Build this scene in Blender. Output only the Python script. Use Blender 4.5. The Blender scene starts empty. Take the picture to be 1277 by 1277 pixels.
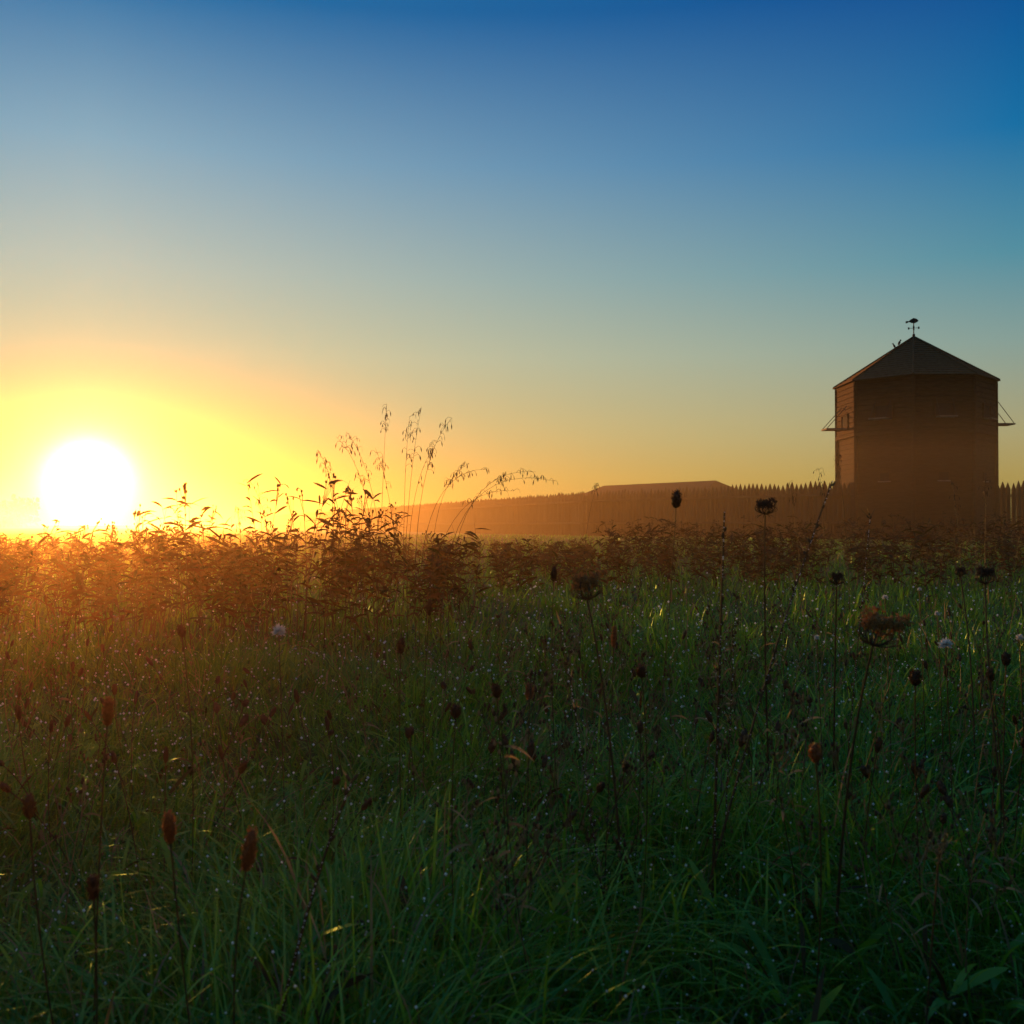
import bpy, math, random
import numpy as np
from mathutils import Vector, Matrix
random.seed(7); rng=np.random.default_rng(7)
sc=bpy.context.scene
EYE=0.85
SUN_AZ=math.radians(-23.06); SUN_EL=math.radians(2.3); LAMP_EL=math.radians(3.1)
S=Vector((math.sin(SUN_AZ)*math.cos(SUN_EL),math.cos(SUN_AZ)*math.cos(SUN_EL),math.sin(SUN_EL)))
SL=Vector((math.sin(SUN_AZ)*math.cos(LAMP_EL),math.cos(SUN_AZ)*math.cos(LAMP_EL),math.sin(LAMP_EL)))

def lin(r,g,b):
    f=lambda c:(c/255/12.92) if c/255<=0.04045 else ((c/255+0.055)/1.055)**2.4
    return (f(r),f(g),f(b),1)

# ------------------------------------------------------------ materials
def newmat(n):
    m=bpy.data.materials.new(n); m.use_nodes=True
    nt=m.node_tree; nt.nodes.clear()
    o=nt.nodes.new('ShaderNodeOutputMaterial')
    return m,nt,o
def leafmat(name,c1,c2,trans=0.45,gloss=0.06,rough=0.35,attr=True,scale=30,gcol=(.8,.85,.8)):
    m,nt,o=newmat(name); N=nt.nodes; L=nt.links
    mix=N.new('ShaderNodeMix'); mix.data_type='RGBA'
    mix.inputs[6].default_value=(*c1,1); mix.inputs[7].default_value=(*c2,1)
    if attr:
        a=N.new('ShaderNodeAttribute'); a.attribute_name='var'; L.new(a.outputs['Fac'],mix.inputs[0])
    else:
        tc=N.new('ShaderNodeTexCoord'); nz=N.new('ShaderNodeTexNoise'); nz.inputs['Scale'].default_value=scale
        L.new(tc.outputs['Object'],nz.inputs['Vector']); L.new(nz.outputs['Fac'],mix.inputs[0])
    d=N.new('ShaderNodeBsdfDiffuse'); t=N.new('ShaderNodeBsdfTranslucent'); g=N.new('ShaderNodeBsdfGlossy')
    g.inputs['Roughness'].default_value=rough
    g.inputs['Color'].default_value=(*gcol,1)
    L.new(mix.outputs[2],d.inputs['Color']); L.new(mix.outputs[2],t.inputs['Color'])
    m1=N.new('ShaderNodeMixShader'); m1.inputs[0].default_value=trans
    L.new(d.outputs[0],m1.inputs[1]); L.new(t.outputs[0],m1.inputs[2])
    m2=N.new('ShaderNodeMixShader'); m2.inputs[0].default_value=gloss
    L.new(m1.outputs[0],m2.inputs[1]); L.new(g.outputs[0],m2.inputs[2])
    L.new(m2.outputs[0],o.inputs['Surface'])
    return m
M_grass=leafmat('grass_blade',(0.014,0.13,0.006),(0.22,0.44,0.03),0.5,0.055,0.28,gcol=(.6,.9,.5))
M_dry=leafmat('dry_grass',(0.15,0.10,0.035),(0.36,0.27,0.12),0.45,0.03,0.5)
M_weed=leafmat('weed_leaf',(0.026,0.035,0.009),(0.090,0.034,0.010),0.4,0.015,0.45)
M_stem=leafmat('stem',(0.035,0.028,0.012),(0.09,0.055,0.022),0.15,0.03,0.45,False,40)
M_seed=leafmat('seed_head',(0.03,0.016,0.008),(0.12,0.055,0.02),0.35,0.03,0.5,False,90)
M_seedlit=leafmat('seed_head_backlit',(0.30,0.15,0.045),(0.75,0.45,0.15),0.65,0.03,0.5,False,120)  # lit copy of seed_head: golden backlight put into the colour
M_brown=leafmat('seed_head_russet',(0.07,0.025,0.010),(0.42,0.18,0.055),0.5,0.03,0.5,False,260)
M_white=leafmat('petal_white',(0.55,0.55,0.50),(0.8,0.8,0.78),0.35,0.02,0.5,False,60)
def solid(name,c1,c2,scale,rough=0.8,stretch=(1,1,1),bump=0.3):
    m,nt,o=newmat(name); N=nt.nodes; L=nt.links
    tc=N.new('ShaderNodeTexCoord'); mp=N.new('ShaderNodeMapping'); mp.inputs['Scale'].default_value=stretch
    nz=N.new('ShaderNodeTexNoise'); nz.inputs['Scale'].default_value=scale; nz.inputs['Detail'].default_value=8
    L.new(tc.outputs['Object'],mp.inputs[0]); L.new(mp.outputs[0],nz.inputs['Vector'])
    r=N.new('ShaderNodeValToRGB'); r.color_ramp.elements[0].position=0.3; r.color_ramp.elements[1].position=0.7
    r.color_ramp.elements[0].color=(*c1,1); r.color_ramp.elements[1].color=(*c2,1)
    L.new(nz.outputs['Fac'],r.inputs[0])
    b=N.new('ShaderNodeBsdfPrincipled'); b.inputs['Roughness'].default_value=rough; b.inputs['Specular IOR Level'].default_value=0.15
    bp=N.new('ShaderNodeBump'); bp.inputs['Strength'].default_value=bump
    L.new(nz.outputs['Fac'],bp.inputs['Height']); L.new(bp.outputs[0],b.inputs['Normal'])
    L.new(r.outputs[0],b.inputs['Base Color']); L.new(b.outputs[0],o.inputs['Surface'])
    return m
M_soil=solid('soil_and_thatch',(0.010,0.030,0.005),(0.030,0.080,0.012),6,0.95)
M_log=solid('weathered_log',(0.045,0.018,0.006),(0.095,0.043,0.017),2.0,0.9,(1,1,6))
M_logd=solid('log_chinking',(0.035,0.016,0.008),(0.06,0.03,0.015),3,0.9)
M_shake=solid('roof_shingle',(0.085,0.042,0.016),(0.14,0.075,0.034),5,0.9)
M_plank=solid('plank',(0.20,0.14,0.09),(0.34,0.26,0.18),5,0.8)
M_dark=solid('window_opening',(0.01,0.01,0.01),(0.02,0.02,0.02),5,0.9)
M_iron=solid('iron',(0.02,0.02,0.02),(0.05,0.045,0.04),8,0.5)
M_bird=solid('dark_plumage',(0.015,0.015,0.02),(0.04,0.04,0.045),20,0.6)
M_picket=solid('picket_log',(0.05,0.025,0.012),(0.10,0.055,0.030),3,0.9,(1,1,0.3))
M_tree=leafmat('distant_foliage',(0.03,0.045,0.015),(0.06,0.07,0.02),0.3,0.02)
m,nt,o=newmat('dew')
df=nt.nodes.new('ShaderNodeBsdfTranslucent'); df.inputs['Color'].default_value=(0.97,0.98,0.97,1)  # white body colour stands in for the sun glint in each drop
gg=nt.nodes.new('ShaderNodeBsdfGlossy'); gg.inputs['Roughness'].default_value=0.3; gg.inputs['Color'].default_value=(1,1,1,1)
mx=nt.nodes.new('ShaderNodeMixShader'); mx.inputs[0].default_value=0.4
nt.links.new(df.outputs[0],mx.inputs[1]); nt.links.new(gg.outputs[0],mx.inputs[2]); nt.links.new(mx.outputs[0],o.inputs['Surface'])
M_dew=m

# ------------------------------------------------------------ mesh helpers
def mk(name,V,F,mats,mi=None,var=None,smooth=False,parent=None):
    V=np.asarray(V,dtype=np.float32); me=bpy.data.meshes.new(name)
    if isinstance(F,np.ndarray):
        k=F.shape[1]; me.vertices.add(len(V)); me.vertices.foreach_set('co',V.ravel())
        me.loops.add(F.size); me.loops.foreach_set('vertex_index',F.ravel().astype(np.int32))
        me.polygons.add(len(F)); me.polygons.foreach_set('loop_start',np.arange(0,F.size,k,dtype=np.int32))
        me.polygons.foreach_set('loop_total',np.full(len(F),k,dtype=np.int32))
        me.update(calc_edges=True)
    else:
        me.from_pydata(V.tolist(),[],F)
    for mm in mats: me.materials.append(mm)
    if mi is not None: me.polygons.foreach_set('material_index',np.asarray(mi,dtype=np.int32))
    if smooth: me.polygons.foreach_set('use_smooth',np.ones(len(me.polygons),dtype=bool))
    if var is not None:
        a=me.attributes.new('var','FLOAT','POINT'); a.data.foreach_set('value',np.asarray(var,dtype=np.float32))
    ob=bpy.data.objects.new(name,me); sc.collection.objects.link(ob)
    if parent: ob.parent=parent
    return ob
def empty(name,loc=(0,0,0)):
    e=bpy.data.objects.new(name,None); e.location=loc; e.empty_display_size=0.2; sc.collection.objects.link(e); return e

class MB:
    def __init__(s): s.V=[];s.F=[];s.M=[];s.C=[]
    def add(s,V,F,m=0,c=0.5):
        n=len(s.V); s.V+= [tuple(v) for v in V]; s.F+=[tuple(i+n for i in f) for f in F]
        s.M+=[m]*len(F); s.C+=[c]*len(V)
    def tube(s,pts,rads,m=0,k=5,c=0.5):
        pts=[Vector(p) for p in pts]; V=[];F=[]
        for i,p in enumerate(pts):
            d=(pts[min(i+1,len(pts)-1)]-pts[max(i-1,0)]).normalized()
            a=d.orthogonal().normalized() if i==0 else (a-d*a.dot(d)).normalized()
            b=d.cross(a)
            for j in range(k):
                t=2*math.pi*j/k; V.append(p+(a*math.cos(t)+b*math.sin(t))*rads[i])
        for i in range(len(pts)-1):
            for j in range(k):
                F.append((i*k+j,i*k+(j+1)%k,(i+1)*k+(j+1)%k,(i+1)*k+j))
        F.append(tuple(range(k))[::-1]); F.append(tuple((len(pts)-1)*k+j for j in range(k)))
        s.add(V,F,m,c)
    def leaf(s,p,d,L,w,droop=0.4,m=0,c=0.5,n=4,roll=None):
        p=Vector(p); d=Vector(d).normalized(); side=d.cross(Vector((0,0,1)))
        if side.length<1e-3: side=Vector((1,0,0))
        side.normalize()
        if roll is None: roll=random.uniform(-1.2,1.2)
        side=Matrix.Rotation(roll,3,d)@side
        V=[];F=[]
        for i in range(n+1):
            t=i/n; q=p+d*L*t+Vector((0,0,-droop*L*t*t)); ww=w*math.sin(math.pi*min(1,t*0.92+0.06))**0.8+0.0003
            if i==n: ww=0.0004
            V+= [q-side*ww*.5,q+side*ww*.5]
            if i: F.append((2*i-2,2*i-1,2*i+1,2*i))
        s.add(V,F,m,c)
    def blob(s,p,r,ax=None,m=0,c=0.5,nu=6,nv=5,jit=0.15):
        p=Vector(p); ax=Vector(ax or (0,0,1)).normalized(); a=ax.orthogonal().normalized(); b=ax.cross(a)
        rx,rz=r if isinstance(r,tuple) else (r,r)
        V=[p-ax*rz];F=[]
        for i in range(1,nv):
            f=math.pi*i/nv
            for j in range(nu):
                t=2*math.pi*(j+0.5*(i%2))/nu; k=1+random.uniform(-jit,jit)
                V.append(p-ax*rz*math.cos(f)+(a*math.cos(t)+b*math.sin(t))*rx*math.sin(f)*k)
        V.append(p+ax*rz); e=len(V)-1
        for j in range(nu):
            F.append((0,1+(j+1)%nu,1+j)); F.append((e,e-nu+j,e-nu+(j+1)%nu))
        for i in range(nv-2):
            for j in range(nu):
                F.append((1+i*nu+j,1+i*nu+(j+1)%nu,1+(i+1)*nu+(j+1)%nu,1+(i+1)*nu+j))
        s.add(V,F,m,c)
    def box(s,c,ex,ey,ez,m=0,cc=0.5):
        c=Vector(c);ex=Vector(ex);ey=Vector(ey);ez=Vector(ez)
        V=[c+ex*a+ey*b+ez*d for d in(-.5,.5) for b in(-.5,.5) for a in(-.5,.5)]
        F=[(0,2,3,1),(4,5,7,6),(0,1,5,4),(2,6,7,3),(0,4,6,2),(1,3,7,5)]
        s.add(V,F,m,cc)
    def make(s,name,mats,smooth=False,parent=None): return mk(name,s.V,s.F,mats,s.M,s.C,smooth,parent)
def curve(a,b,bend,n=8):
    a=Vector(a);b=Vector(b);c=(a+b)/2+Vector(bend)
    return [a*(1-t)**2+c*2*t*(1-t)+b*t*t for t in [i/n for i in range(n+1)]]

# ------------------------------------------------------------ ground
def gz(x,y): return 0.05*np.sin(x*0.31+1)*np.sin(y*0.23)*np.clip(y/6,0,1)*np.exp(-(y/60.)**2)
n=160
gx=np.sinh(np.linspace(-7.2,7.2,n)); gx=gx/abs(gx).max()*2500
X,Y=np.meshgrid(gx,gx); Z=gz(X,Y)
V=np.stack([X,Y,Z],-1).reshape(-1,3); I=np.arange(n*n).reshape(n,n)
F=np.stack([I[:-1,:-1],I[:-1,1:],I[1:,1:],I[1:,:-1]],-1).reshape(-1,4)
mk('ground',V,F,[M_soil],smooth=True)

# ------------------------------------------------------------ grass
def blades(N,d0,d1,S_,hmin,hmax,w0,wd,la=1.6,lb=2.0,lk=1.4,dryp=.06):
    d=np.exp(rng.uniform(math.log(d0),math.log(d1),N)); b=rng.uniform(-0.66,0.66,N)
    x=b*(d+0.5)+rng.normal(0,0.1,N); y=d
    cl=0.5+0.5*np.sin(x*3.1+1.3*np.sin(y*2.3))*np.sin(y*2.7+1.1*np.sin(x*1.9))
    h=(rng.uniform(hmin,hmax,N))*(0.5+0.8*cl)
    w=(w0+wd*d)*rng.uniform(0.5,1.4,N)
    ph=rng.uniform(0,2*np.pi,N); lean=rng.beta(la,lb,N)*lk
    clp=np.sin(x*2.2)*np.cos(y*1.7)*3
    ph=np.where(rng.random(N)<0.5,clp+rng.normal(0,.7,N),ph)
    fa=ph+np.pi/2+rng.normal(0,.7,N)
    t=np.linspace(0,1,S_+1)[None,:]
    cx=np.cos(ph)[:,None];cy=np.sin(ph)[:,None]
    H=h[:,None]; Ln=lean[:,None]
    hor=H*Ln*t**1.6; ver=H*(t-0.55*Ln*t**2.6)
    PX=x[:,None]+cx*hor; PY=y[:,None]+cy*hor; PZ=gz(x,y)[:,None]-0.01+ver
    W=w[:,None]*np.sqrt(np.clip(1-t,0,1))*(0.7+1.2*t*(1-t))+0.0001
    sx=np.cos(fa)[:,None];sy=np.sin(fa)[:,None]
    A=np.stack([PX-sx*W/2,PY-sy*W/2,PZ],-1);B=np.stack([PX+sx*W/2,PY+sy*W/2,PZ],-1)
    VV=np.stack([A,B],2).reshape(-1,3)
    base=(np.arange(N)*2*(S_+1))[:,None]; k=np.arange(S_)[None,:]*2
    F=np.stack([base+k,base+k+1,base+k+3,base+k+2],-1).reshape(-1,4)
    var=np.repeat(np.clip(rng.beta(.8,2.0,N)+0.3*(cl-.3),0,1),2*(S_+1))
    mi=np.repeat((rng.random(N)<dryp).astype(int),S_)
    return VV,F,var,mi,np.stack([PX,PY,PZ],-1),d
L1=blades(58000,0.7,6,3,0.08,0.20,0.0045,0.0006)          # short sward
L2=blades(17000,0.75,7,7,0.18,0.36,0.0050,0.0005,2.2,1.5,1.5,.09)  # long arching blades
L3=blades(70000,5,90,3,0.08,0.26,0.004,0.0013)
Vs=[];Fs=[];off=0
for L in(L1,L2,L3): Vs.append(L[0]);Fs.append(L[1]+off);off+=len(L[0])
mk('grass',np.concatenate(Vs),np.concatenate(Fs),[M_grass,M_dry],np.concatenate([L[3] for L in(L1,L2,L3)]),np.concatenate([L[2] for L in(L1,L2,L3)]))
octv=np.array([(1,0,0),(-1,0,0),(0,1,0),(0,-1,0),(0,0,1),(0,0,-1)],dtype=float)
octf=np.array([(0,2,4),(2,1,4),(1,3,4),(3,0,4),(2,0,5),(1,2,5),(3,1,5),(0,3,5)])
def drops(P,R):
    n=len(P); V=(P[:,None,:]+octv[None]*R[:,None,None]).reshape(-1,3)
    F=(octf[None]+(np.arange(n)*6)[:,None,None]).reshape(-1,3); return V,F
Ps=[];Rs=[]
for L,k,lo,dm in((L1,4500,2,9),(L2,7500,3,9),(L3,3500,2,14)):
    ok=np.where(L[5]<dm)[0]; s_=rng.choice(ok,k); lv=rng.integers(lo,L[4].shape[1],k)
    Ps.append(L[4][s_,lv]); Rs.append((0.0008+0.00080*L[5][s_])*rng.uniform(0.25,1.25,k)**2)
V,F=drops(np.concatenate(Ps),np.concatenate(Rs))
mk('dew_drops',V,F,[M_dew],smooth=True)

# ------------------------------------------------------------ weeds
def weed(mb,x,y,h,nst=4,spread=0.25,leafL=0.09,leafw=0.016,dens=16,top=True,t0=.2):
    z0=float(gz(x,y))
    for s in range(nst):
        a=random.uniform(0,6.28); r=spread*random.uniform(0.2,1)*h
        hh=h*random.uniform(0.7,1.0)
        tip=Vector((x+math.cos(a)*r,y+math.sin(a)*r,z0+hh))
        pts=curve((x+random.uniform(-.12,.12),y+random.uniform(-.12,.12),z0),tip,(random.uniform(-.09,.09),random.uniform(-.09,.09),0.05),6)
        mb.tube(pts,[0.0042*(1-i/8) for i in range(7)],1,4)
        for i in range(dens):
            t=random.uniform(t0,1); k=t*6; i0=min(5,int(k)); q=pts[i0].lerp(pts[i0+1],k-i0)
            aa=random.uniform(0,6.28); up=random.uniform(-0.1,1.1)
            d=Vector((math.cos(aa),math.sin(aa),up))
            mb.leaf(q,d,leafL*random.uniform(.5,1.25),leafw*random.uniform(.6,1.2),random.uniform(0.1,0.7),0,random.random(),3)
        if top and random.random()<0.5:
            for i in range(5):
                q=tip+Vector((random.uniform(-.03,.03),random.uniform(-.03,.03),random.uniform(-.05,.03)))
                mb.tube([pts[-2],q],[0.0015,0.001],1,3); mb.blob(q,(0.007,0.011),None,1,.5,5,4)
mb=MB()
for i in range(150):
    d=random.uniform(6.8,12.5); b=random.uniform(-0.62,-0.04)
    px=638.5+b*1241
    top=652-8*random.random()
    if 170<px<290: top=640-20*random.random()
    elif 340<px<500: top=644-26*random.random()
    elif 500<=px<620: top=664-14*random.random()
    h=EYE+(655-top)/1241*d
    weed(mb,b*d,d,h*random.uniform(0.64,1.05),3,0.3,0.15,0.024,14)
for px,top,d in [(240,604,6.4),(262,610,6.8),(200,628,7),(395,560,6.2),(372,596,7),(420,590,6.8),(455,612,7.2),(405,616,6.9),(325,596,6.9),(180,628,6.8),(345,632,7.2),(438,622,6.3),(480,634,7)]:
    b=(px-638.5)/1241; weed(mb,b*d,d,EYE+(655-top)/1241*d,3,0.16,0.15,0.022,16)
mb.make('weed_clump',[M_weed,M_stem])
mb=MB()
for i in range(500):
    d=random.uniform(12,28); b=random.uniform(-0.62,0.62); px=638.5+b*1241
    if px<620 and random.random()<0.6: continue
    cl=math.sin(b*23+d*.8)*.5+math.sin(b*51)*.5
    if px>740: top=649-(9 if px>1080 else 4)*random.random()-(px-740)/537*6-4*cl
    else: top=666+8*random.random()
    h=EYE+(655-top)/1241*d
    weed(mb,b*d,d,h*random.uniform(0.6,1.05),4,0.35,0.17,0.030,14,t0=.1)
mb.make('weed_thicket',[M_weed,M_stem])

# ------------------------------------------------------------ tall seeding grass
def oat(mb,base,tip,bend,sp=0.3,nsp=22,r=0.0028,size=0.013):
    pts=curve(base,tip,bend,14)
    mb.tube(pts,[r*(1-0.75*i/14) for i in range(15)],1,4)
    for i in range(nsp):
        t=1-sp*random.random(); k=t*14; i0=min(13,int(k)); q=pts[i0].lerp(pts[i0+1],k-i0)
        d=Vector((random.uniform(-1,1),random.uniform(-1,1),random.uniform(-0.4,.6)))*0.05*(0.5+sp)
        e=q+d; mid=q+d*0.6+Vector((0,0,0.01)); mb.tube([q,mid,e],[.0012,.0010,.0009],1,3)
        mb.leaf(e,(d.x*3,d.y*3,-0.5),size*random.uniform(1.2,2.4),0.007,0.2,1,random.random(),2)
mb=MB()
for (bpx,tpx,tpy,d,bend,sp) in [(470,482,503,6.2,0.0,.15),(500,524,505,6,-.03,.35),(505,512,520,6.3,-.03,.3),(520,566,524,6,-.13,.35),(510,545,560,6.2,-.1,.3),
        (525,606,583,6,-.22,.3),(540,585,578,6.4,-.15,.3),(550,692,600,6,-.30,.3),(560,668,590,6.3,-.25,.3),(530,640,612,5.9,-.2,.3),
        (470,420,545,6,.12,.35),(480,432,540,6.2,.1,.35),(500,470,560,6.1,.05,.3),(440,395,560,6,.06,.2),(350,322,602,6.3,.05,.3),(300,296,632,6.2,.03,.3),
        (1060,1040,565,8,.02,.2),(1030,1015,585,8.3,.02,.25),(1000,992,600,8.5,.02,.25),(1200,1192,600,9,.02,.3),(1225,1222,598,9,.02,.3),(720,746,603,9,-.02,.1)]:
    B=((bpx-638.5)/1241*d,d,0); T=((tpx-638.5)/1241*d,d+random.uniform(-.2,.2),EYE+(655-tpy)/1241*d)
    oat(mb,B,T,(bend*1.3,0,0.25+abs(bend)*1.6),sp)
mb.make('tall_oat_grass',[M_dry,M_stem])

# ------------------------------------------------------------ wild carrots
def carrot(b,d,py,w,base_b,closed=0.5,backlit=False,face=(0,0,1)):
    mb=MB(); top=Vector((b*d,d,EYE+(655-py)/1241*d)); ax=Vector(face).normalized()
    R=w/2; c0=top-ax*R*1.4
    base=Vector((base_b*d,d+random.uniform(-.1,.1),0))
    pts=curve(base,c0,(random.uniform(-.03,.03),0,0.08),12)
    mb.tube(pts,[0.0030-0.0012*i/12 for i in range(13)],1,6)
    a=ax.orthogonal().normalized(); bb=ax.cross(a)
    for i in range(40):
        t=i*2.39996+random.uniform(-.4,.4); rr=math.sqrt((i+.5)/40)
        u=a*math.cos(t)+bb*math.sin(t); kk=random.uniform(.72,1.15)
        ctl=c0+u*R*rr*1.75+ax*R*0.35
        end=c0+(u*R*rr*(0.95-closed*0.25)+ax*R*(1.15+0.45*rr*closed-0.45*random.random()))*kk
        q=[c0*(1-s)**2+ctl*2*s*(1-s)+end*s*s for s in(0,.2,.4,.6,.8,1)]
        mb.tube(q,[.0008]*6,1,3)
        for k in range(12):
            dv=Vector((random.gauss(0,1),random.gauss(0,1),random.gauss(0,1))).normalized()
            e=end+(dv+ax*0.2)*R*0.24*random.uniform(.4,1.1)
            mb.tube([end,e],[.0004,.0004],1,3)
            mb.blob(e,(R*0.045,R*0.085),dv,0,.5,5,4,0.3)
    for i in range(9):
        t=i*6.28/9; u=a*math.cos(t)+bb*math.sin(t)
        mb.leaf(c0,u+ax*0.15,R*1.0,0.0016,0.5,1,.5,3)
    mb.make('wild_carrot',[M_seedlit if backlit else M_seed,M_stem])
def B(px): return (px-638.5)/1241
carrot(B(954),3.0,622,0.068,B(965),0.3)
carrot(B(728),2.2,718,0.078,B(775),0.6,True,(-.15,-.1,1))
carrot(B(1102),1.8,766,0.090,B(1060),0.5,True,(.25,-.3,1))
carrot(B(1228),2.6,710,0.055,B(1235),0.8)
carrot(B(1197),3.4,708,0.04,B(1200),0.8)
carrot(B(1043),2.8,716,0.042,B(1050),0.8)

# ------------------------------------------------------------ plantain heads
def plantain(mb,x,y,z,bx,by,L,r,m=0,spk=40):
    top=Vector((x,y,z)); base=Vector((bx,by,0))
    pts=curve(base,top,(random.uniform(-.03,.03),random.uniform(-.03,.03),.04),8)
    mb.tube(pts,[.0013]*9,1,4)
    ax=(pts[-1]-pts[-2]).normalized(); c=top+ax*L/2
    mb.blob(c,(r*.8,L/2),ax,m,.5,8,8,.12)
    for i in range(spk):
        t=random.uniform(-1,1); a=ax.orthogonal().normalized(); u=Matrix.Rotation(random.uniform(0,6.28),3,ax)@a
        rr=r*.8*math.sqrt(max(0.05,1-t*t)); p=c+ax*t*L/2+u*rr*.9
        mb.leaf(p,u+ax*.8,r*.5,r*.22,0,m,.5,2)
for (px,py,d,L,r,bpx,m) in [(843,634,2.6,.045,.014,805,0),(135,905,1.5,.045,.009,120,2),(308,1085,1.25,.055,.010,315,2),(215,1050,1.3,.045,.009,260,2),
        (40,1020,1.4,.035,.009,90,0),(765,808,2.0,.045,.0065,750,2),(228,795,2.2,.03,.010,240,0),(690,725,2.6,.04,.009,700,0),
        (535,768,2.5,.04,.008,530,0),(500,815,2.2,.035,.009,505,0),(1016,950,1.6,.03,.010,1010,2),(1253,830,2.2,.03,.010,1250,0),(800,845,1.9,.025,.010,795,0),(120,1120,1.2,.03,.008,115,0),(1235,850,2.2,.03,.008,1240,0),
        (620,870,1.9,.028,.010,640,0),(660,872,1.9,.03,.009,655,2),(568,895,1.8,.026,.010,570,0),(1140,855,1.9,.03,.012,1150,0)]:
    mb=MB(); plantain(mb,B(px)*d,d,EYE+(655-py)/1241*d,B(bpx)*(d+.05),d+.05,L,r,m,150)
    mb.make('ribwort_plantain',[M_seed,M_stem,M_brown])
mb=MB()
for i in range(240):
    d=math.exp(random.uniform(math.log(2.0),math.log(10))); b=random.uniform(-.62,.62); x=b*d
    z=random.uniform(.20,.38)
    a=random.uniform(0,6.28); r=random.uniform(0,.2)
    plantain(mb,x,d,z,x+math.cos(a)*r,d+math.sin(a)*r,random.uniform(.02,.045),random.uniform(.006,.011),0,24)
mb.make('plantain_patch',[M_seed,M_stem])

# ------------------------------------------------------------ tangle of dried branching herbs
mb=MB()
def herb(mb,x,y,h):
    tip=Vector((x+random.uniform(-.16,.16),y+random.uniform(-.1,.1),h)); pts=curve((x,y,0),tip,(random.uniform(-.05,.05),0,.03),8)
    m=random.choice([0,0,1]); c=random.random()
    mb.tube(pts,[.0018*(1-i/12) for i in range(9)],m,4,c)
    for i in range(random.randint(5,9)):
        k=random.uniform(2.5,8); i0=min(7,int(k)); q=pts[i0].lerp(pts[i0+1],k-i0)
        a=random.uniform(0,6.28); L=random.uniform(.04,.13)
        e=q+Vector((math.cos(a)*L*.6,math.sin(a)*L*.6,L)); br=curve(q,e,(math.cos(a)*.02,math.sin(a)*.02,-.01),4)
        mb.tube(br,[.0009]*5,m,3,c)
        for j in range(random.randint(3,6)):
            p=e+Vector((random.gauss(0,.008),random.gauss(0,.008),random.gauss(0,.01)))
            mb.tube([br[-2],p],[.0006,.0005],m,3,c); mb.blob(p,(.0028,.005),None,2 if random.random()<.5 else 0,c,5,4,.3)
        if random.random()<.6: mb.leaf(q,(math.cos(a+2),math.sin(a+2),.3),random.uniform(.03,.07),.006,.6,0,random.random(),4)
for i in range(120):
    d=random.uniform(1.6,5.5); b=random.uniform(-.02,.58) if random.random()<.72 else random.uniform(-.55,0)
    herb(mb,b*d,d,random.uniform(.24,.52))
mb.make('dried_herbs',[M_dry,M_stem,M_seed])

def stalk(pts3,r,name,spur=6,drop=True):
    mb=MB(); pts=curve(pts3[0],pts3[1],pts3[2],14); mb.tube(pts,[r*(1-.5*i/14) for i in range(15)],1,6)
    for i in range(spur):
        t=random.uniform(.45,1); k=t*14; i0=min(13,int(k)); q=pts[i0].lerp(pts[i0+1],k-i0)
        dv=Vector((random.uniform(-1,1),random.uniform(-1,1),1.2))
        mb.leaf(q,dv,random.uniform(.015,.05),.003,.1,0,random.random(),3)
        mb.blob(q+dv*.006,(.003,.006),dv,1,.5,5,4)
    ob=mb.make(name,[M_dry,M_stem])
    if drop:
        P=np.array([pts[i0].lerp(pts[i0+1],random.random())+Vector((0,-r,0)) for i0 in [random.randint(3,13) for _ in range(60)]])
        V,F=drops(P,rng.uniform(.0006,.0017,60)); dd=mk('dew',V,F,[M_dew],parent=ob)
Z=lambda py,d:EYE+(655-py)/1241*d
stalk([(B(885)*2,2.0,0),(B(903)*2,2.0,Z(638,2)),(0,0,0)],.0034,'dead_stalk',10)
stalk([(B(880)*2,2.1,0),(B(1038)*2.2,2.2,Z(600,2.2)),(-.01,0,.06)],.0030,'dead_stalk',12)
stalk([(B(900)*2.4,2.4,0),(B(918)*2.4,2.4,Z(735,2.4)),(0,0,0)],.0018,'dead_stalk',8)
stalk([(B(1050)*3,3,0),(B(1085)*3,3.0,Z(642,3)),(0,0,.03)],.002,'dead_stalk',14)
stalk([(B(760)*2.0,2.0,0),(B(700)*2.05,2.05,Z(780,2.05)),(0,0,.03)],.0018,'dead_stalk',8)
stalk([(B(330)*1.5,1.5,0),(B(435)*1.5,1.55,Z(980,1.5)),(0,0,.08)],.0035,'dead_stalk',8)
mb=MB()
for i in range(420):
    d=math.exp(random.uniform(math.log(.9),math.log(5))); x=random.uniform(-.65,.65)*d
    a=random.uniform(0,6.28)
    for k in range(random.randint(2,5)):
        a+=random.uniform(.6,2)
        mb.leaf((x,d,random.uniform(.02,.10)),(math.cos(a),math.sin(a),random.uniform(.5,2)),random.uniform(.06,.19),random.uniform(.006,.018),random.uniform(.2,.8),0 if random.random()<.75 else 1,random.random()*.6,6)
mb.make('broadleaf_herbs',[M_grass,M_weed])

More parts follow.
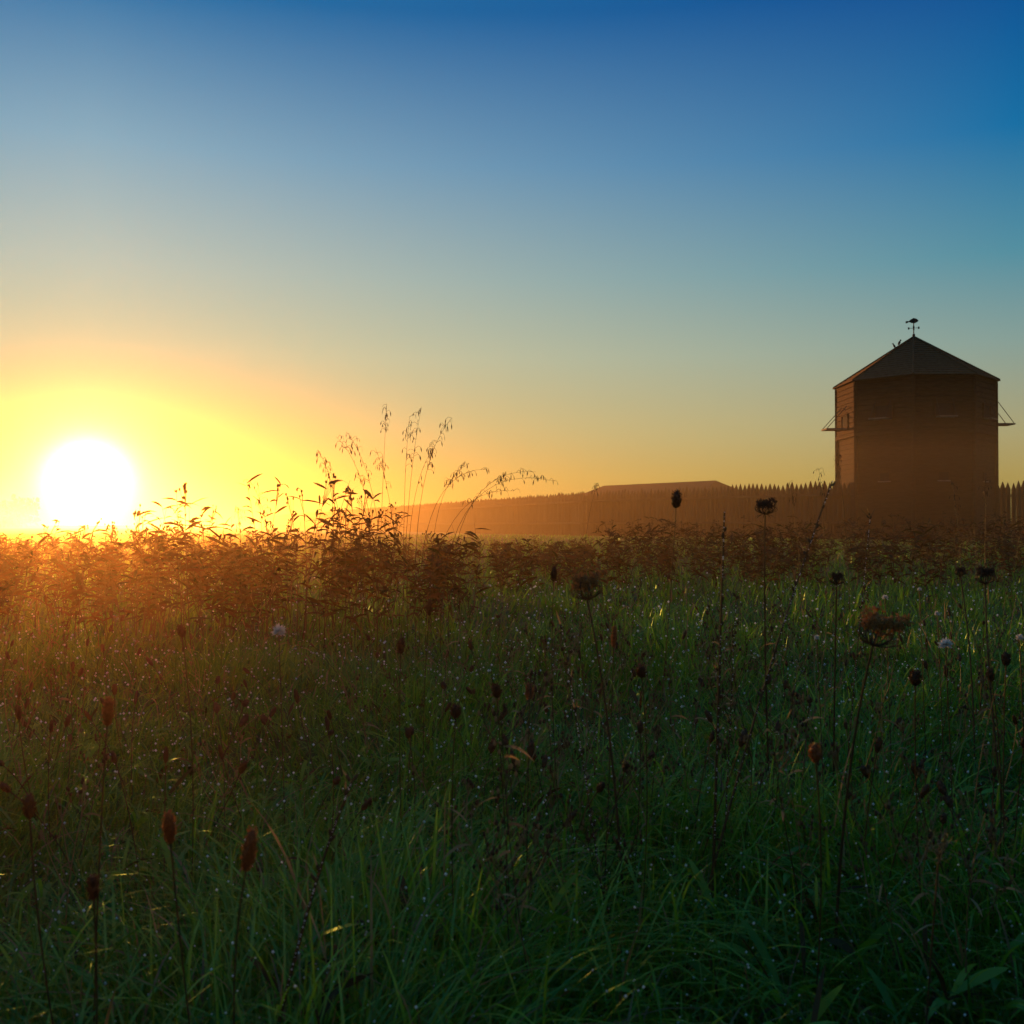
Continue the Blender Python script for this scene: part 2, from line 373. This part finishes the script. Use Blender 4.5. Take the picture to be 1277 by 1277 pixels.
def clover(px,py,d,r,name='white_clover'):
    mb=MB(); c=Vector((B(px)*d,d,Z(py,d))); mb.tube(curve((c.x+.02,d,0),c,(0,0,.05),6),[.0013]*7,1,4)
    for i in range(110):
        v=Vector((random.gauss(0,1),random.gauss(0,1),random.gauss(0,1))).normalized()
        if v.z<-.6: continue
        mb.leaf(c,v,r*random.uniform(.75,1.05),r*.22,0,0,.5,3)
    mb.make(name,[M_white,M_stem])
for a in [(348,787,2.6,.022),(1178,803,2.4,.019),(1103,745,3.0,.010),(1168,765,3,.010),(1270,795,2.4,.011),(1146,735,3.2,.008),(1018,795,2.6,.009)]: clover(*a)
mb=MB()
c=Vector((B(1170)*1.5,1.5,Z(1050,1.5)))
for k in range(30):
    a=random.uniform(0,6.28); el=random.uniform(-.6,1.5)
    u=Vector((math.cos(a)*math.cos(el),math.sin(a)*math.cos(el),math.sin(el)))
    s0=c+Vector((random.gauss(0,.008),random.gauss(0,.008),random.gauss(0,.014)))
    e=s0+u*random.uniform(.012,.03); mb.tube(curve(s0,e,(random.uniform(-.02,.02),random.uniform(-.01,.01),random.uniform(-.02,.02)),6),[.0006]*7,0,3,.9)
mb.tube(curve((c.x-.03,c.y,0),c,(0,0,.03),6),[.0014]*7,1,4)
mb.make('dried_seed_head',[M_dry,M_stem])

# ------------------------------------------------------------ bastion (octagonal blockhouse)
CX,CY=24.15,59.7
fort=empty('log_blockhouse',(0,0,0))
def octo(R,z,off=math.radians(22.5)): return [Vector((CX+R*math.cos(off+i*math.pi/4),CY+R*math.sin(off+i*math.pi/4),z)) for i in range(8)]
RW=4.38
mb=MB(); zc=0.0; ci=0
while zc<9.2:
    h=0.30; top=min(zc+h-0.03,9.25); R=RW+(0.10 if zc>6.15 else 0)+random.uniform(-.012,.012)
    a=octo(R,zc); b=octo(R,top); V=a+b; F=[(i,(i+1)%8,8+(i+1)%8,8+i) for i in range(8)]+[tuple(range(8))[::-1],tuple(range(8,16))]
    mb.add(V,F,0); zc+=h; ci+=1
mb.make('walls',[M_log],parent=fort)
mb=MB(); a=octo(RW-.05,0); b=octo(RW-.05,9.22); mb.add(a+b,[(i,(i+1)%8,8+(i+1)%8,8+i) for i in range(8)],0); mb.make('chinking',[M_logd],parent=fort)
mb=MB()
for v in octo(RW+.04,0): mb.tube([v,v+Vector((0,0,9.2))],[.13,.13],0,8)
mb.make('corner_posts',[M_log],parent=fort)
mb=MB(); nR=18
for i in range(nR):
    f0=i/nR; f1=(i+1)/nR
    R0=4.66*(1-f0)+.02; R1=max(4.66*(1-f1)-.02,.02); z0=9.28+2.87*f0+.035; z1=9.28+2.87*f1
    a=octo(R0,z0-.05); a2=octo(R0,z0); b=octo(R1,z1+.0)
    mb.add(a+a2+b,[(k,(k+1)%8,8+(k+1)%8,8+k) for k in range(8)]+[(8+k,8+(k+1)%8,16+(k+1)%8,16+k) for k in range(8)],0)
mb.add(octo(4.66,9.262),[tuple(range(8))[::-1]],0)
a=octo(4.64,9.28)
for v in a: mb.tube([v+Vector((0,0,.05)),Vector((CX,CY,12.2))],[.06,.05],0,5)
mb.make('roof',[M_shake],parent=fort)
mbw=MB(); mbs=MB(); mbr=MB(); mbt=MB()
for k in range(8):
    an=k*math.pi/4; nrm=Vector((math.cos(an),math.sin(an),0)); tg=Vector((-nrm.y,nrm.x,0)); up=Vector((0,0,1))
    c=Vector((CX,CY,0))+nrm*((RW+.1)*math.cos(math.pi/8))
    z=6.95; L=1.25
    if k==0: L=1.6
    if k==4: L=1.2; z=6.65
    mbw.box(c+up*(z+.4),tg*1.0,nrm*.05,up*.65)
    for s in (-1,1): mbt.box(c+up*(z+.4)+tg*.54*s+nrm*.03,tg*.07,nrm*.08,up*.85)
    mbt.box(c+up*(z+.77)+nrm*.03,tg*1.0,nrm*.08,up*.07)
    mbt.box(c+up*(z+.03)+nrm*.03,tg*1.0,nrm*.08,up*.07)
    if k in(0,4):
        mbs.box(c+up*(z-.06)+nrm*(L/2+.08),tg*1.05,nrm*L,up*.09)
        for s in(-1,1): mbr.tube([c+nrm*(L+.02)+tg*.45*s+up*z,c+nrm*.05+tg*.45*s+up*(z+(2.1 if k==0 else 1.3))],[.022,.022],0,5)
    elif k in (5,6,7):
        L2={5:.8,6:.55,7:.4}[k]
        mbs.box(c+up*(z-.06)+nrm*(L2/2+.08),tg*1.0,nrm*L2,up*.07)
        for s in(-1,1): mbr.tube([c+nrm*L2+tg*.45*s+up*z,c+nrm*.05+tg*.45*s+up*(z+1.0)],[.015,.015],0,5)
    if k in (6,7,5):
        c2=c-nrm*.09
        mbw.box(c2+up*3.6,tg*.5,nrm*.06,up*.45); mbt.box(c2+up*3.86+nrm*.03,tg*.7,nrm*.08,up*.06); mbs.box(c2+up*3.34+nrm*.05,tg*.7,nrm*.12,up*.06)
mbw.make('gun_ports',[M_dark],parent=fort); mbs.make('shutters',[M_plank],parent=fort); mbr.make('shutter_stays',[M_iron],parent=fort); mbt.make('window_trim',[M_log],parent=fort)
mb=MB(); a=octo(RW+.16,6.05); b=octo(RW+.16,6.27); mb.add(a+b,[(i,(i+1)%8,8+(i+1)%8,8+i) for i in range(8)]+[tuple(range(8))[::-1],tuple(range(8,16))],0); mb.make('storey_band',[M_log],parent=fort)
mb=MB(); T=Vector((CX,CY,12.15))
mb.tube([T,T+Vector((0,0,1.0))],[.035,.025],0,6); mb.blob(T+Vector((0,0,.12)),.09,None,0,.5,8,6,0)
r_=Vector((.93,-.38,0)); q_=Vector((.38,.93,0))
for u in(r_,-r_,q_,-q_):
    mb.tube([T+Vector((0,0,.55)),T+Vector((0,0,.55))+u*.24],[.016,.016],0,4); mb.box(T+Vector((0,0,.55))+u*.28,r_*.09,q_*.02,Vector((0,0,.13)))
def prism(mb,pts2,o,ux,uz,th):
    nn=len(pts2); w=ux.cross(uz).normalized()*th/2
    A=[o+ux*x+uz*z-w for x,z in pts2];Bq=[o+ux*x+uz*z+w for x,z in pts2]
    mb.add(A+Bq,[tuple(range(nn))[::-1],tuple(range(nn,2*nn))]+[(i,(i+1)%nn,nn+(i+1)%nn,nn+i) for i in range(nn)],0)
fish=[(-.42,.02),(-.34,.05),(-.22,.03),(-.1,.13),(.04,.20),(.16,.17),(.26,.11),(.33,.02),(.24,-.06),(.1,-.12),(-.06,-.09),(-.2,-.02),(-.34,-.09),(-.42,-.06),(-.37,0)]
prism(mb,fish,T+Vector((-.06,0,.95)),r_,Vector((0,0,1)),.04)
mb.make('weathervane',[M_iron],parent=fort)
def bird(f,s=1.0,flip=1):
    mb=MB(); v=octo(4.66,9.33)[3]; p=Vector((CX,CY,12.2)).lerp(v,f)+Vector((0,0,.17))
    u=r_*flip
    mb.blob(p,(.07*s,.14*s),u*.5+Vector((0,0,1)),0,.5,8,6,0); mb.blob(p+Vector((0,0,.15*s))+u*.07,.05*s,None,0,.5,8,6,0)
    mb.tube([p+Vector((0,0,.15*s))+u*.10,p+Vector((0,0,.14*s))+u*.16],[.015,.003],0,4)
    mb.leaf(p-u*.05-Vector((0,0,.05)),-u*.5-Vector((0,0,.8)),.17*s,.06,0,0,.5,3)
    for t in(-1,1): mb.tube([p+q_*.02*t,p+q_*.02*t-Vector((0,0,.2))],[.008,.008],0,4)
    mb.make('bird',[M_bird],smooth=True)
bird(.175); bird(.235,.9,-1)

# ------------------------------------------------------------ palisade
pal=empty('palisade_fence')
def fence(a,b,name,H=3.52):
    mb=MB(); a=Vector((*a,0));b=Vector((*b,0)); L=(b-a).length; n=int(L/.34); u=(b-a).normalized(); w=Vector((-u.y,u.x,0))
    for i in range(n):
        p=a+u*(i+.5)*.34+w*random.uniform(-.02,.02); r=.155*random.uniform(.9,1.06); h=H+random.uniform(-.14,.07)
        tl=Vector((random.uniform(-.02,.02),random.uniform(-.02,.02),0))
        mb.tube([p,p+Vector((0,0,h-.42))+tl,p+Vector((0,0,h))+tl],[r,r,.015],0,6)
    for z in(1.0,2.7): mb.box((a+b)/2+w*.2+Vector((0,0,z)),u*L,w*.12,Vector((0,0,.16)))
    mb.make(name,[M_picket],parent=pal)
fence((20.6,58.6),(5.7,78.0),'near_run')
fence((5.7,78.0),(-76.0,299.0),'long_run')
fence((27.9,62.3),(75,64.5),'east_run',3.6)

hall=empty('hall_with_hip_roof')
A=Vector((17.6,86,0));Bv=Vector((9.0,97.5,0)); u=(Bv-A).normalized(); w=Vector((-u.y,u.x,0)); zr=4.72; ze=3.7; hw=2.6
c1=A-u*1.1;c2=Bv+u*.9
mb=MB()
E=[c1-w*hw,c1+w*hw,c2+w*hw,c2-w*hw]; E=[Vector((p.x,p.y,ze)) for p in E]; Rg=[Vector((A.x,A.y,zr)),Vector((Bv.x,Bv.y,zr))]
mb.add(E+Rg,[(0,4,1),(1,4,5,2),(2,5,3),(3,5,4,0),(0,1,2,3)],0); mb.make('roof',[M_log],parent=hall)
mb=MB(); W=[(p-(c1+c2)/2*1)*.94+(c1+c2)/2 for p in [Vector((e.x,e.y,0)) for e in E]]
mb.add(W+[p+Vector((0,0,ze-.01)) for p in W],[(i,(i+1)%4,4+(i+1)%4,4+i) for i in range(4)],0); mb.make('walls',[M_log],parent=hall)
mb=MB()
for t in(.2,.5,.8):
    c=W[0].lerp(W[3],t)-w*.02; mb.box(c+Vector((0,0,2)),u*.9,w*.06,Vector((0,0,1.2)))
mb.make('windows',[M_dark],parent=hall)

# ------------------------------------------------------------ distant trees (left)
N=16000; xs=rng.uniform(-560,-190,N)
prof=lambda x: 11+5*np.sin(x*.045)+3*np.sin(x*.13+1)+1.6*np.sin(x*.41)+1.0*np.sin(x*.9)
ys=rng.uniform(385,420,N); br=xs/ys
hh=np.clip(prof(xs),4,18); zz=hh*rng.random(N)**.6
keep=(br<-.475); xs,ys,zz=xs[keep],ys[keep],zz[keep]; N=len(xs)
r=rng.uniform(.5,1.2,N)[:,None]
u=rng.normal(size=(N,3));u/=np.linalg.norm(u,axis=1)[:,None]; v=np.cross(u,rng.normal(size=(N,3)));v/=np.linalg.norm(v,axis=1)[:,None]
c=np.stack([xs,ys,zz],-1); V=np.stack([c-u*r,c+v*r,c+u*r,c-v*r],1).reshape(-1,3); F=np.arange(4*N).reshape(N,4)
mk('distant_trees',V,F,[M_tree],var=np.repeat(rng.random(N),4))

# ------------------------------------------------------------ morning mist (real volume; the bank thickens smoothly over the far field)
D0=330.; e0=.042
ys_=[-6,0,1.5,3,5,8,12,17,23,30,38,48,60,75,92,112,135,160,190,225,265,300,326]
V=[];F=[]
for y in ys_:
    z=1.25 if y<=0 else max(1.25,EYE+y*e0*math.log(D0/y))
    V+=[(-190,y,-.2),(110,y,-.2),(110,y,z),(-190,y,z)]
for i in range(len(ys_)-1):
    for j in range(4): F.append((i*4+j,(i+1)*4+j,(i+1)*4+(j+1)%4,i*4+(j+1)%4))
F.append((0,1,2,3)); e=(len(ys_)-1)*4; F.append((e+3,e+2,e+1,e))
mist=mk('morning_mist',V,F,[])
m,nt,o=newmat('mist'); vs=nt.nodes.new('ShaderNodeVolumeScatter'); vs.inputs['Density'].default_value=0.0042; vs.inputs['Anisotropy'].default_value=0.86
vs.inputs['Color'].default_value=(1,.60,.24,1)
nt.links.new(vs.outputs[0],o.inputs['Volume']); mist.data.materials.append(m)

# ------------------------------------------------------------ world
w=bpy.data.worlds.new('World'); sc.world=w; w.use_nodes=True; nt=w.node_tree; N_=nt.nodes; L_=nt.links; N_.clear()
out=N_.new('ShaderNodeOutputWorld'); tc=N_.new('ShaderNodeTexCoord')
def M(op,a,b=None,c=None,clamp=False):
    n=N_.new('ShaderNodeMath'); n.operation=op; n.use_clamp=clamp
    for i,v in enumerate([a,b,c]):
        if v is None: continue
        if isinstance(v,(int,float)): n.inputs[i].default_value=v
        else: L_.new(v,n.inputs[i])
    return n.outputs[0]
nv=N_.new('ShaderNodeVectorMath'); nv.operation='NORMALIZE'; L_.new(tc.outputs['Generated'],nv.inputs[0])
sx=N_.new('ShaderNodeSeparateXYZ'); L_.new(nv.outputs[0],sx.inputs[0])
dt=N_.new('ShaderNodeVectorMath'); dt.operation='DOT_PRODUCT'; L_.new(nv.outputs[0],dt.inputs[0]); dt.inputs[1].default_value=S
ang=M('ARCCOSINE',M('MINIMUM',dt.outputs['Value'],0.999999))
hl=M('SQRT',M('ADD',M('ADD',M('MULTIPLY',sx.outputs[0],sx.outputs[0]),M('MULTIPLY',sx.outputs[1],sx.outputs[1])),1e-5))
ca=M('DIVIDE',M('ADD',M('MULTIPLY',sx.outputs[0],math.sin(SUN_AZ)),M('MULTIPLY',sx.outputs[1],math.cos(SUN_AZ))),hl)
azr=M('ARCCOSINE',M('MAXIMUM',M('MINIMUM',ca,.99999),-.99999))
az=M('DIVIDE',azr,math.radians(50),clamp=True)
rear=M('SUBTRACT',1.0,M('MULTIPLY',M('DIVIDE',M('SUBTRACT',azr,math.radians(60)),math.radians(60),clamp=True),0.45))
def ramp(stops):
    r=N_.new('ShaderNodeValToRGB'); e=r.color_ramp.elements; r.color_ramp.interpolation='B_SPLINE' if False else 'LINEAR'
    e[0].position=stops[0][0]; e[0].color=lin(*stops[0][1]); e[1].position=stops[-1][0]; e[1].color=lin(*stops[-1][1])
    for p,c in stops[1:-1]:
        q=e.new(p); q.color=lin(*c)
    L_.new(sx.outputs[2],r.inputs[0]); return r.outputs[0]
RA=ramp([(0,(205,150,40)),(.05,(218,184,90)),(.1,(222,200,128)),(.165,(216,207,160)),(.24,(190,197,180)),(.34,(138,173,191)),(.46,(30,112,166)),(.62,(25,105,160)),(1,(85,150,185))])  # top stops, unseen above the frame, brightened as added fill for the grass
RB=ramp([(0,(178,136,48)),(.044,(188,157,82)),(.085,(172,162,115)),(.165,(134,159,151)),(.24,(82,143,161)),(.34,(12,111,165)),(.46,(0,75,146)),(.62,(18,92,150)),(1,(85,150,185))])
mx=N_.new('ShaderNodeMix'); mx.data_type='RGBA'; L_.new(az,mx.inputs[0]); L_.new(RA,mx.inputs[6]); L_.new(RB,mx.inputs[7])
def gauss(k,scale,col):
    a=M('DIVIDE',ang,math.radians(scale)); e=M('MULTIPLY',M('EXPONENT',M('MULTIPLY',M('MULTIPLY',a,a),-1)),k)
    c=N_.new('ShaderNodeVectorMath'); c.operation='SCALE'; c.inputs[0].default_value=col; L_.new(e,c.inputs['Scale']); return c.outputs[0]
def add(a,b):
    n=N_.new('ShaderNodeVectorMath'); n.operation='ADD'; L_.new(a,n.inputs[0]); L_.new(b,n.inputs[1]); return n.outputs[0]
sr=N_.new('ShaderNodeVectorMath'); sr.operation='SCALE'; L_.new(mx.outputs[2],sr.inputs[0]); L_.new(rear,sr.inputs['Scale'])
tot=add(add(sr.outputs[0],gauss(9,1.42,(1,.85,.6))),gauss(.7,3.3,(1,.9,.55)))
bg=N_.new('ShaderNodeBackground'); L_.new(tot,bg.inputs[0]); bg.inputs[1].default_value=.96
sky=N_.new('ShaderNodeTexSky'); sky.sky_type='NISHITA'; sky.sun_disc=False; sky.sun_elevation=SUN_EL; sky.sun_rotation=SUN_AZ
bg2=N_.new('ShaderNodeBackground'); L_.new(sky.outputs[0],bg2.inputs[0]); bg2.inputs[1].default_value=0.006
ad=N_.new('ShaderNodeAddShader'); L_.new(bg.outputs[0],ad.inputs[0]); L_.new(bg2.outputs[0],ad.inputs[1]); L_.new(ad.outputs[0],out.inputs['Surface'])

# ------------------------------------------------------------ sun
ld=bpy.data.lights.new('sun','SUN'); ld.energy=5.0; ld.angle=math.radians(.5); ld.color=(1,.36,.08)
so=bpy.data.objects.new('sun',ld); sc.collection.objects.link(so); so.rotation_mode='QUATERNION'; so.rotation_quaternion=SL.to_track_quat('Z','Y'); so.location=SL*50

# ------------------------------------------------------------ camera
cd=bpy.data.cameras.new('camera'); cd.lens=35; cd.sensor_width=36; cd.clip_start=.02; cd.clip_end=6000
cd.dof.use_dof=True; cd.dof.focus_distance=6.5; cd.dof.aperture_fstop=9
co=bpy.data.objects.new('camera',cd); sc.collection.objects.link(co); co.location=(0,0,EYE)
co.rotation_euler=(math.radians(90+.76),0,0); sc.camera=co
vs_=sc.view_settings; vs_.view_transform='Standard'; vs_.look='None'; vs_.exposure=0; vs_.gamma=1
